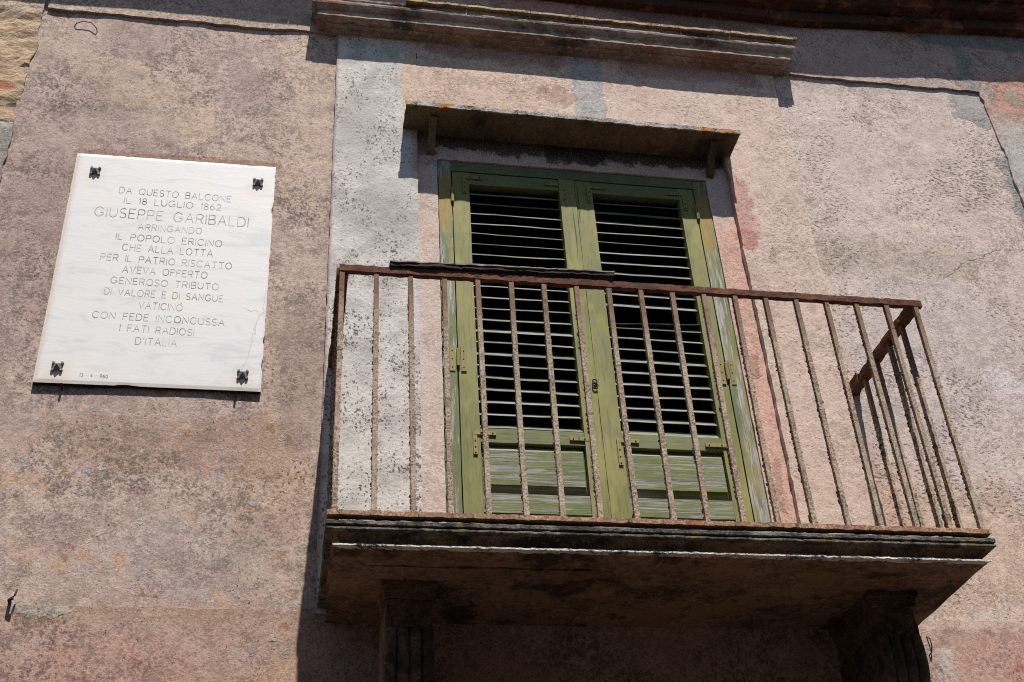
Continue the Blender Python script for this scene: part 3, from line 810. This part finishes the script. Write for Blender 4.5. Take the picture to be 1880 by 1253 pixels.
    if li == 0:
        angle_plate(leaf, .664, 4.049, 1, -1, m_brass); angle_plate(leaf, 1.140, 4.040, -1, -1, m_brass)
        angle_plate(leaf, .664, 5.388, 1, -1, m_gplate); angle_plate(leaf, 1.138, 5.385, -1, -1, m_gplate)
    else:
        angle_plate(leaf, 1.236, 4.040, 1, -1, m_brass, lz=.12); angle_plate(leaf, 1.706, 4.036, -1, -1, m_brass, lx=.105)
        angle_plate(leaf, 1.236, 5.385, 1, -1, m_gplate); angle_plate(leaf, 1.706, 5.383, -1, -1, m_gplate)
    # hinges: knuckle on the joint with leaf plates either side
    hx = .6165 if li == 0 else 1.7495
    for hz in (5.262, 4.385):
        bm = bmesh.new()
        bmesh.ops.create_cone(bm, cap_ends=True, segments=12, radius1=.0075, radius2=.0075, depth=.075, matrix=Matrix.Translation((hx, YD - .005, hz)))
        bmesh.ops.create_icosphere(bm, subdivisions=1, radius=.008, matrix=Matrix.Translation((hx, YD - .005, hz + .041)))
        hg = from_bm("hinge", bm, m_gplate if hz > 5 else m_brass, leaf)
        if hz < 5:
            bm = bmesh.new()
            for sgn in (-1, 1):
                xs = sorted((hx + sgn * .012, hx + sgn * .034))
                box_bm(bm, xs[0], xs[1], YD - .0035, YD + .004, hz - .06, hz + .06)
                for q in (-.04, 0, .04): screw(bm, hx + sgn * .023, hz + q, YD - .0045)
            from_bm("hinge_plate", bm, m_brass, hg)
    if li == 0:
        bm = bmesh.new()
        for (cz_, rx, rz) in ((4.302, .0085, .010), (4.281, .0105, .015)):
            tube(bm, [(1.172 + rx * math.cos(a), YD - .010, cz_ + rz * math.sin(a)) for a in [i * math.pi / 7 for i in range(15)]], .0032, 6)
        from_bm("ring_pull", bm, m_wire, leaf, True)

# ------------------------------------------------------------------ balcony
bal = thing("balcony", "soot-dark stone balcony slab with white-lined moulded edge, carried on two scrolled brackets", "balcony", (1.2, -0.3, 2.6))
def zs_(x): return -0.004 * (x - 1.2)
bm = bmesh.new()
prof = [(0.0, 3.339), (.56, 3.339), (.592, 3.339), (.594, 3.318), (.604, 3.318), (.606, 3.300), (.598, 3.294), (.586, 3.286), (.578, 3.274), (.580, 3.262), (.588, 3.255), (.592, 3.250), (.575, 3.2485)]
prof += [(.575 - .575 * i / 16, 3.2485) for i in range(1, 17)]
def slab_sweep(prof, amp, s, seed, step=.018, chip=.004):
    bm = bmesh.new(); sweep(bm, prof, .718 - .6, 1.685 + .6, 0.0, .6, step=step, amp=amp, s=s, seed=seed, chip=chip); return bm
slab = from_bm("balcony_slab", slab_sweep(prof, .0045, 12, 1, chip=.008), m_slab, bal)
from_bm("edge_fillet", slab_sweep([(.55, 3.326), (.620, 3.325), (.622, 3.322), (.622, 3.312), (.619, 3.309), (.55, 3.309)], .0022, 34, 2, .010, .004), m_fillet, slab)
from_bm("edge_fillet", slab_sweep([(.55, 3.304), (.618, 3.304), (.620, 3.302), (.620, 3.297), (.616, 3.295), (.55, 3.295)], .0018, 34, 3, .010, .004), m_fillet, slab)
wf = bmesh.new()
sweep(wf, [(.58, 3.2568), (.600, 3.2562), (.603, 3.2550), (.603, 3.2500), (.600, 3.2480), (.58, 3.2486)], .122, 2.281, 0.0, .6, step=.010, amp=.0018, s=40, seed=4, returns=False, chip=.004)
from_bm("white_fillet", wf, m_whitefillet, slab)
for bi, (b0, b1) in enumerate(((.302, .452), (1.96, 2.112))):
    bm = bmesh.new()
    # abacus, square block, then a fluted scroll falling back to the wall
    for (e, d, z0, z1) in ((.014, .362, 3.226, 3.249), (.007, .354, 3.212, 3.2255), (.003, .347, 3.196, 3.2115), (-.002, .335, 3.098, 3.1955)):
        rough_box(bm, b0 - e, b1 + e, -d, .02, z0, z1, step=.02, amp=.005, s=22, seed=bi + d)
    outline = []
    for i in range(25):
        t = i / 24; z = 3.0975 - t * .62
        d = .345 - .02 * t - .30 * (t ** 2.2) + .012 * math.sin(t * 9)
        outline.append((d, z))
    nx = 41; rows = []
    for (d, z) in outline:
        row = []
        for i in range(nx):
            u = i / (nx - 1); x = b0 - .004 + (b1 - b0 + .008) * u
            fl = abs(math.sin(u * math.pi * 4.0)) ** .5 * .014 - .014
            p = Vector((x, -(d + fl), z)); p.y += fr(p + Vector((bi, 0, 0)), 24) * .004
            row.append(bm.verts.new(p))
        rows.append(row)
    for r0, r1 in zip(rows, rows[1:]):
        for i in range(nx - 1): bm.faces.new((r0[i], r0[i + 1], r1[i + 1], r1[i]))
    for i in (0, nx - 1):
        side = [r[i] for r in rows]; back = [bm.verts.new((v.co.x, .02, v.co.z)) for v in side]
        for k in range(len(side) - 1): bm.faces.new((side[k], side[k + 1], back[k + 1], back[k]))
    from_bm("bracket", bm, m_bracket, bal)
# shallow abutment plate let into the soffit over the left bracket
bm = bmesh.new(); rough_box(bm, .24, 1.02, -.47, -.40, 3.243, 3.2475, step=.02, amp=.003, s=25)
from_bm("soffit_ridge", bm, m_slab, slab)

# ------------------------------------------------------------------ iron railing
rail = thing("balcony_railing", "rusty iron balcony railing with lichen-crusted square bars and flaking grey strip on its top rail", "railing", (1.2, -0.6, 3.35))
bm = bmesh.new(); rough_box(bm, .112, 2.312, -.611, -.589, 4.301, 4.3275, step=.012, amp=.0028, s=34, seed=1)
from_bm("top_rail", bm, m_rail, rail)
bm = bmesh.new(); rough_box(bm, .289, 1.107, -.620, -.580, 4.3310, 4.3440, step=.012, amp=.004, s=30, seed=2)
for v in bm.verts: v.co.z += .016 * (v.co.x - .289) / .82
strip = from_bm("top_strip", bm, m_strip, rail)
bm = bmesh.new(); rough_box(bm, .287, 1.109, -.624, -.580, 4.3442, 4.3490, step=.012, amp=.0022, s=30, seed=5)
for v in bm.verts: v.co.z += .016 * (v.co.x - .289) / .82
from_bm("pale_lit_lip", bm, rust_mat("grey_lip", A(150, 140, 132), A(120, 110, 104), A(80, 70, 66)), strip)  # thin sliver in paler colour, painted as the strip's lit top edge
bm = bmesh.new(); rough_box(bm, .098, 2.298, -.626, -.592, 3.3405, 3.3565, step=.012, amp=.003, s=30, seed=3)
from_bm("floor_bar", bm, m_floorbar, rail)
for x in (.123, 2.285):
    bm = bmesh.new()
    rough_box(bm, x - .019, x + .021, -.587, -.20, 4.299, 4.329, step=.014, amp=.004, s=34, seed=x)
    rough_box(bm, x - .019, x + .021, -.21, -.09, 4.291, 4.323, step=.014, amp=.004, s=34, seed=x + 1)
    rough_box(bm, x - .023, x + .023, -.10, .03, 4.288, 4.334, step=.014, amp=.006, s=30, seed=x + 2)
    from_bm("side_rail", bm, m_rail, rail)
    bm = bmesh.new(); rough_box(bm, x - .014, x + .014, -.591, .03, 3.341, 3.356, step=.014, amp=.004, s=30, seed=x + 4)
    from_bm("floor_bar", bm, m_floorbar, rail)
rnd = random.Random(11)
def baluster(x, y, seed, w=.0084):
    """square bar with a skin of lichen: raised dark tufts, mostly on its left arris"""
    bm = bmesh.new(); n = 300; rings = []
    cl = bm.verts.layers.float_color.new("tuft")
    x1 = x + rnd.uniform(-.004, .004)
    z0, z1 = 3.350, 4.300
    sec = [(-1, -1), (-.33, -1), (.33, -1), (1, -1), (1, -.33), (1, .33), (1, 1), (.33, 1), (-.33, 1), (-1, 1), (-1, .33), (-1, -.33)]
    for i in range(n + 1):
        t = i / n; z = z0 + (z1 - z0) * t
        cx = x + (x1 - x) * (1 - t) + fr((z * 1.2, seed, 0), 1.0, 2) * .0016; cy = y + fr((z * 1.2, seed, 9), 1.0, 2) * .0016
        c_ = .25 + .75 * min(1, max(0, (4.26 - z) / .2))
        ring = []
        for (a, b) in sec:
            q = Vector((a * 1.1 + seed * 7.7, b * 1.1, z * 150))
            k = w + c_ * fr(q, 1.0, 3) * .0005
            left = 1.0 if a < -.5 else .45 if a > .5 else .25
            tv = fr(Vector((a * .7 + seed * 3.3, b * .7, z * 95)), 1.0, 3) + .40 * fr(Vector((seed, 5, z * 9)), 1.0, 2)
            tuft = max(0.0, tv - (.46 - .22 * left)) * left * c_
            v = bm.verts.new((cx + a * (k + min(tuft * .016, .0045)), cy + b * k, z))
            e = min(1.0, tuft * 6); v[cl] = (e, e, e, 1)
            ring.append(v)
        rings.append(ring)
    for a, b in zip(rings, rings[1:]):
        for k in range(12): bm.faces.new((a[k], a[(k + 1) % 12], b[(k + 1) % 12], b[k]))
    bm.faces.new(rings[0]); bm.faces.new(rings[-1])
    return from_bm("baluster", bm, m_bal, rail)
for i in range(19):
    baluster(.122 + .1201 * i, -.600, i + 1)
for x in (.122, 2.285):
    for y in (-.48, -.36, -.24, -.12): baluster(x, y, x * 10 + y * 31)

# ------------------------------------------------------------------ marble plaque
pl = thing("marble_plaque", "white marble memorial plaque with cut inscription and four iron studs on the brown plaster", "plaque", (-.56, -.01, 4.16))
YP = -.0195
bm = bmesh.new()
corners = [(-.972, 4.158), (-.148, 4.161), (-.156, 5.318), (-.979, 5.313)]
n, m = 60, 80; vs = []
for i in range(n + 1):
    col = []
    for k in range(m + 1):
        u, v = i / n, k / m
        p = Vector((corners[0][0], 0, corners[0][1])).lerp(Vector((corners[1][0], 0, corners[1][1])), u).lerp(
            Vector((corners[3][0], 0, corners[3][1])).lerp(Vector((corners[2][0], 0, corners[2][1])), u), v)
        p.y = YP
        if i in (0, n) or k in (0, m):
            c = max(0, fr(p, 22, 4) - .25) * .010 + abs(fr(p, 50, 3)) * .0012
            p.x += (c if i == 0 else -c if i == n else 0); p.z += (c if k == 0 else -c if k == m else 0); p.y += .002
        col.append(bm.verts.new(p))
    vs.append(col)
for i in range(n):
    for k in range(m): bm.faces.new((vs[i][k], vs[i + 1][k], vs[i + 1][k + 1], vs[i][k + 1]))
ed = [e for e in bm.edges if len(e.link_faces) == 1]
ret = bmesh.ops.extrude_edge_only(bm, edges=ed)
for q in ret['geom']:
    if isinstance(q, bmesh.types.BMVert): q.co.y = .006
slabp = from_bm("marble_slab", bm, m_marble, pl)
slabp.data.materials.append(flat_mat("black_underside", (.02, .017, .015, 1)))  # near-black for the downward-facing bottom edge of the slab
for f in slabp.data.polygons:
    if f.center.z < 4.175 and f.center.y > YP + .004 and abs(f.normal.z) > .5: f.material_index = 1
# single-line capitals, drawn as narrow cut strokes
def arc(cx, cy, rx, ry, a0, a1, n=12):
    return [(cx + rx * math.cos(math.radians(a0 + (a1 - a0) * i / n)), cy + ry * math.sin(math.radians(a0 + (a1 - a0) * i / n))) for i in range(n + 1)]
GL = {
 'A': (.95, [[(0, 0), (.475, 1), (.95, 0)], [(.17, .36), (.78, .36)]]),
 'B': (.78, [[(0, 0), (0, 1), (.5, 1)] + arc(.5, .76, .22, .24, 90, -90)[1:] + [(0, .52)], [(.5, .52)] + arc(.52, .26, .26, .26, 90, -90) + [(0, 0)]]),
 'C': (1.0, [arc(.52, .5, .52, .5, 40, 320, 18)]),
 'D': (.9, [[(0, 0), (0, 1), (.4, 1)] + arc(.4, .5, .5, .5, 90, -90)[1:] + [(0, 0)]]),
 'E': (.72, [[(.72, 1), (0, 1), (0, 0), (.72, 0)], [(0, .52), (.62, .52)]]),
 'F': (.7, [[(.7, 1), (0, 1), (0, 0)], [(0, .52), (.6, .52)]]),
 'G': (1.05, [arc(.52, .5, .52, .5, 40, 345, 18) + [(1.03, .42), (.62, .42)]]),
 'H': (.85, [[(0, 0), (0, 1)], [(.85, 0), (.85, 1)], [(0, .52), (.85, .52)]]),
 'I': (.0, [[(0, 0), (0, 1)]]),
 'L': (.7, [[(0, 1), (0, 0), (.7, 0)]]),
 'N': (.88, [[(0, 0), (0, 1), (.88, 0), (.88, 1)]]),
 'O': (1.05, [arc(.525, .5, .525, .5, 0, 360, 24)]),
 'P': (.75, [[(0, 0), (0, 1), (.48, 1)] + arc(.48, .73, .27, .27, 90, -90)[1:] + [(0, .46)]]),
 'Q': (1.05, [arc(.525, .5, .525, .5, 0, 360, 24), [(.6, .25), (.98, -.08)]]),
 'R': (.8, [[(0, 0), (0, 1), (.5, 1)] + arc(.5, .74, .27, .26, 90, -90)[1:] + [(0, .48)], [(.42, .48), (.8, 0)]]),
 'S': (.72, [arc(.36, .75, .34, .25, 30, 270, 12) + arc(.36, .25, .36, .25, 90, -150, 12)]),
 'T': (.85, [[(0, 1), (.85, 1)], [(.425, 1), (.425, 0)]]),
 'U': (.85, [[(0, 1), (0, .4)] + arc(.425, .4, .425, .4, 180, 360, 12) + [(.85, 1)]]),
 'V': (.9, [[(0, 1), (.45, 0), (.9, 1)]]),
 "'": (.1, [[(.08, 1.02), (.02, .78)]]),
 '`': (.0, [[(-.78, 1.32), (-.58, 1.12)]]),
 '1': (.18, [[(0, .8), (.18, 1), (.18, 0)]]),
 '2': (.66, [arc(.33, .72, .32, .28, 160, -20, 10) + [(0, 0), (.66, 0)]]),
 '3': (.62, [arc(.3, .75, .3, .25, 150, -90, 10) , arc(.3, .25, .32, .25, 90, -150, 10)]),
 '4': (.66, [[(.5, 0), (.5, 1), (0, .3), (.66, .3)]]),
 '6': (.66, [arc(.33, .3, .33, .3, 0, 360, 16), [(.02, .35), (.12, .75), (.45, 1)]]),
 '8': (.66, [arc(.33, .76, .28, .24, 0, 360, 14), arc(.33, .26, .33, .26, 0, 360, 14)]),
 '9': (.66, [arc(.33, .7, .33, .3, 0, 360, 16), [(.64, .65), (.54, .25), (.2, 0)]]),
 '0': (.66, [arc(.33, .5, .33, .5, 0, 360, 18)]),
 '.': (.05, [[(0, .45), (.06, .52)]]),
}
LINES = [('DA QUESTO BALCONE', -0.784, -0.331, 5.106, 5.098, .033), ('IL 18 LUGLIO 1862', -0.758, -0.369, 5.052, 5.047, .033), ('GIUSEPPE GARIBALDI', -0.865, -0.252, 4.974, 4.968, .050),
 ('ARRINGANDO', -0.686, -0.434, 4.915, 4.914, .032), ('IL POPOLO ERICINO', -0.765, -0.349, 4.857, 4.853, .033), ('CHE ALLA LOTTA', -0.734, -0.381, 4.803, 4.799, .033),
 ('PER IL PATRIO RISCATTO', -0.811, -0.301, 4.748, 4.740, .032), ('AVEVA OFFERTO', -0.719, -0.393, 4.691, 4.685, .033), ('GENEROSO TRIBUTO', -0.757, -0.344, 4.635, 4.631, .031),
 ('DI VALORE E DI SANGUE', -0.774, -0.322, 4.579, 4.573, .031), ('VATICINO`', -0.637, -0.473, 4.519, 4.517, .032), ('CON FEDE INCONCUSSA', -0.803, -0.307, 4.463, 4.457, .031),
 ('I FATI RADIOSI', -0.694, -0.419, 4.408, 4.402, .031), ("D'ITALIA", -0.63, -0.477, 4.349, 4.348, .032), ('13 . 4 . 960', -0.811, -0.71, 4.192, 4.189, .014)]
bm = bmesh.new()
def stroke(pts, hw, y):
    V = [Vector((p[0], 0, p[1])) for p in pts]; L = []
    for i, p in enumerate(V):
        t = (V[min(i + 1, len(V) - 1)] - V[max(i - 1, 0)])
        t = t.normalized() if t.length > 1e-9 else Vector((1, 0, 0))
        nrm = Vector((-t.z, 0, t.x)) * hw
        a, b = p + nrm, p - nrm
        L.append((bm.verts.new((a.x, y, a.z)), bm.verts.new((b.x, y, b.z))))
    for a, b in zip(L, L[1:]): bm.faces.new((a[0], b[0], b[1], a[1]))
for text, xa, xb, za, zb, h in LINES:
    GAP, SP = .34, .95
    w = 0; last = None
    for ch in text:
        w += SP if ch == ' ' else (0 if ch == '`' else GL[ch][0] + GAP)
    w -= GAP; s = (xb - xa) / w; x = xa
    kern = s
    for ch in text:
        if ch == ' ': x += SP * s; continue
        gw, st = GL[ch]
        zb_ = za + (zb - za) * (x - xa) / (xb - xa)
        if ch == '`': x0 = x + GAP * 0
        for pl_ in st:
            # long straight strokes are cut into pieces so that wear can break them
            P = [(x + px * s, zb_ + pz * h) for px, pz in pl_]
            stroke(P, .0019 if h > .04 else .0014 if h > .02 else .0011, YP - .0006)
        if ch != '`': x += (gw + GAP) * s
from_bm("inscription", bm, m_ink, slabp)
for (sx_, sz_) in ((-.893, 5.214), (-.226, 5.217), (-.894, 4.228), (-.220, 4.231)):
    bm = bmesh.new()
    bmesh.ops.create_cone(bm, cap_ends=True, segments=4, radius1=.0205, radius2=.0015, depth=.018,
        matrix=Matrix.Translation((sx_, YP - .014, sz_)) @ Matrix.Rotation(math.pi / 2, 4, 'X') @ Matrix.Rotation(math.pi / 4, 4, 'Z'))
    box_bm(bm, sx_ - .0135, sx_ + .0135, YP - .005, YP + .002, sz_ - .0135, sz_ + .0135)
    for a in (-1, 1):
        for b in (-1, 1):
            bmesh.ops.create_cone(bm, cap_ends=True, segments=12, radius1=.0065, radius2=.005, depth=.009,
                matrix=Matrix.Translation((sx_ + a * .0155, YP - .005, sz_ + b * .0155)) @ Matrix.Rotation(math.pi / 2, 4, 'X'))
    from_bm("stud", bm, m_iron, pl)
for (nx_, nz_) in ((-.868, 4.150), (-.240, 4.150)):
    bm = bmesh.new(); tube(bm, [(nx_, .02, nz_ - .004), (nx_, -.022, nz_ - .006), (nx_ + .001, -.026, nz_ + .004)], .004, 6)
    from_bm("support_nail", bm, m_wire, pl)

# ------------------------------------------------------------------ small things on the wall
bm = bmesh.new()
tube(bm, [(-.906, .02, 3.303), (-.902, -.03, 3.300), (-.893, -.034, 3.305), (-.887, -.030, 3.318), (-.884, -.026, 3.340)], [.006, .006, .007, .004, .003], 8)
tag(from_bm("wall_hook", bm, m_wire, None, True), "small rusty hook sticking out of the brown plaster below the marble plaque", "hook")
bm = bmesh.new()
tube(bm, [(-1.115, .01, 6.112), (-1.10, -.012, 6.122), (-1.07, -.018, 6.134), (-1.035, -.018, 6.128), (-1.008, -.014, 6.098), (-1.005, .01, 6.082)], .0024, 6)
tag(from_bm("wire_loop", bm, m_wire, None, True), "thin black wire loop on the plaster at the top left corner of the sunken panel", "wire")
bm = bmesh.new()
tube(bm, [(2.322, .01, 3.240), (2.331, -.018, 3.215), (2.329, -.022, 3.185), (2.320, -.02, 3.160), (2.316, .01, 3.150)], .0025, 6)
tag(from_bm("bent_wire", bm, m_wire, None, True), "short bent wire on the reddish plaster just right of the balcony", "wire")
# dry grass rooted in the brick cornice
rnd = random.Random(5); bm = bmesh.new()
for k in range(150):
    x = 3.15 + rnd.gauss(0, .055); y = -.06 - rnd.random() * .05; z = zc(x) + rnd.uniform(-.01, .08)
    an = rnd.uniform(-2.6, .6); ln = rnd.uniform(.03, .10) if k > 9 else rnd.uniform(.10, .17)
    p = Vector((x, y, z)); dr = Vector((math.cos(an), -rnd.uniform(.05, .3), math.sin(an) * .6)).normalized()
    pts = []
    for i in range(7):
        t = i / 6; pts.append(p + dr * ln * t + Vector((0, 0, -.10 * ln * 3 * t * t)))
    tube(bm, [tuple(q) for q in pts], [.0015 * (1 - .7 * i / 6) for i in range(7)], 4)
dg = from_bm("dry_grass", bm, flat_mat("straw", A(74, 62, 48)), None)
tag(dg, "dark tuft of dry grass growing from the red brick cornice at the top right", "grass")
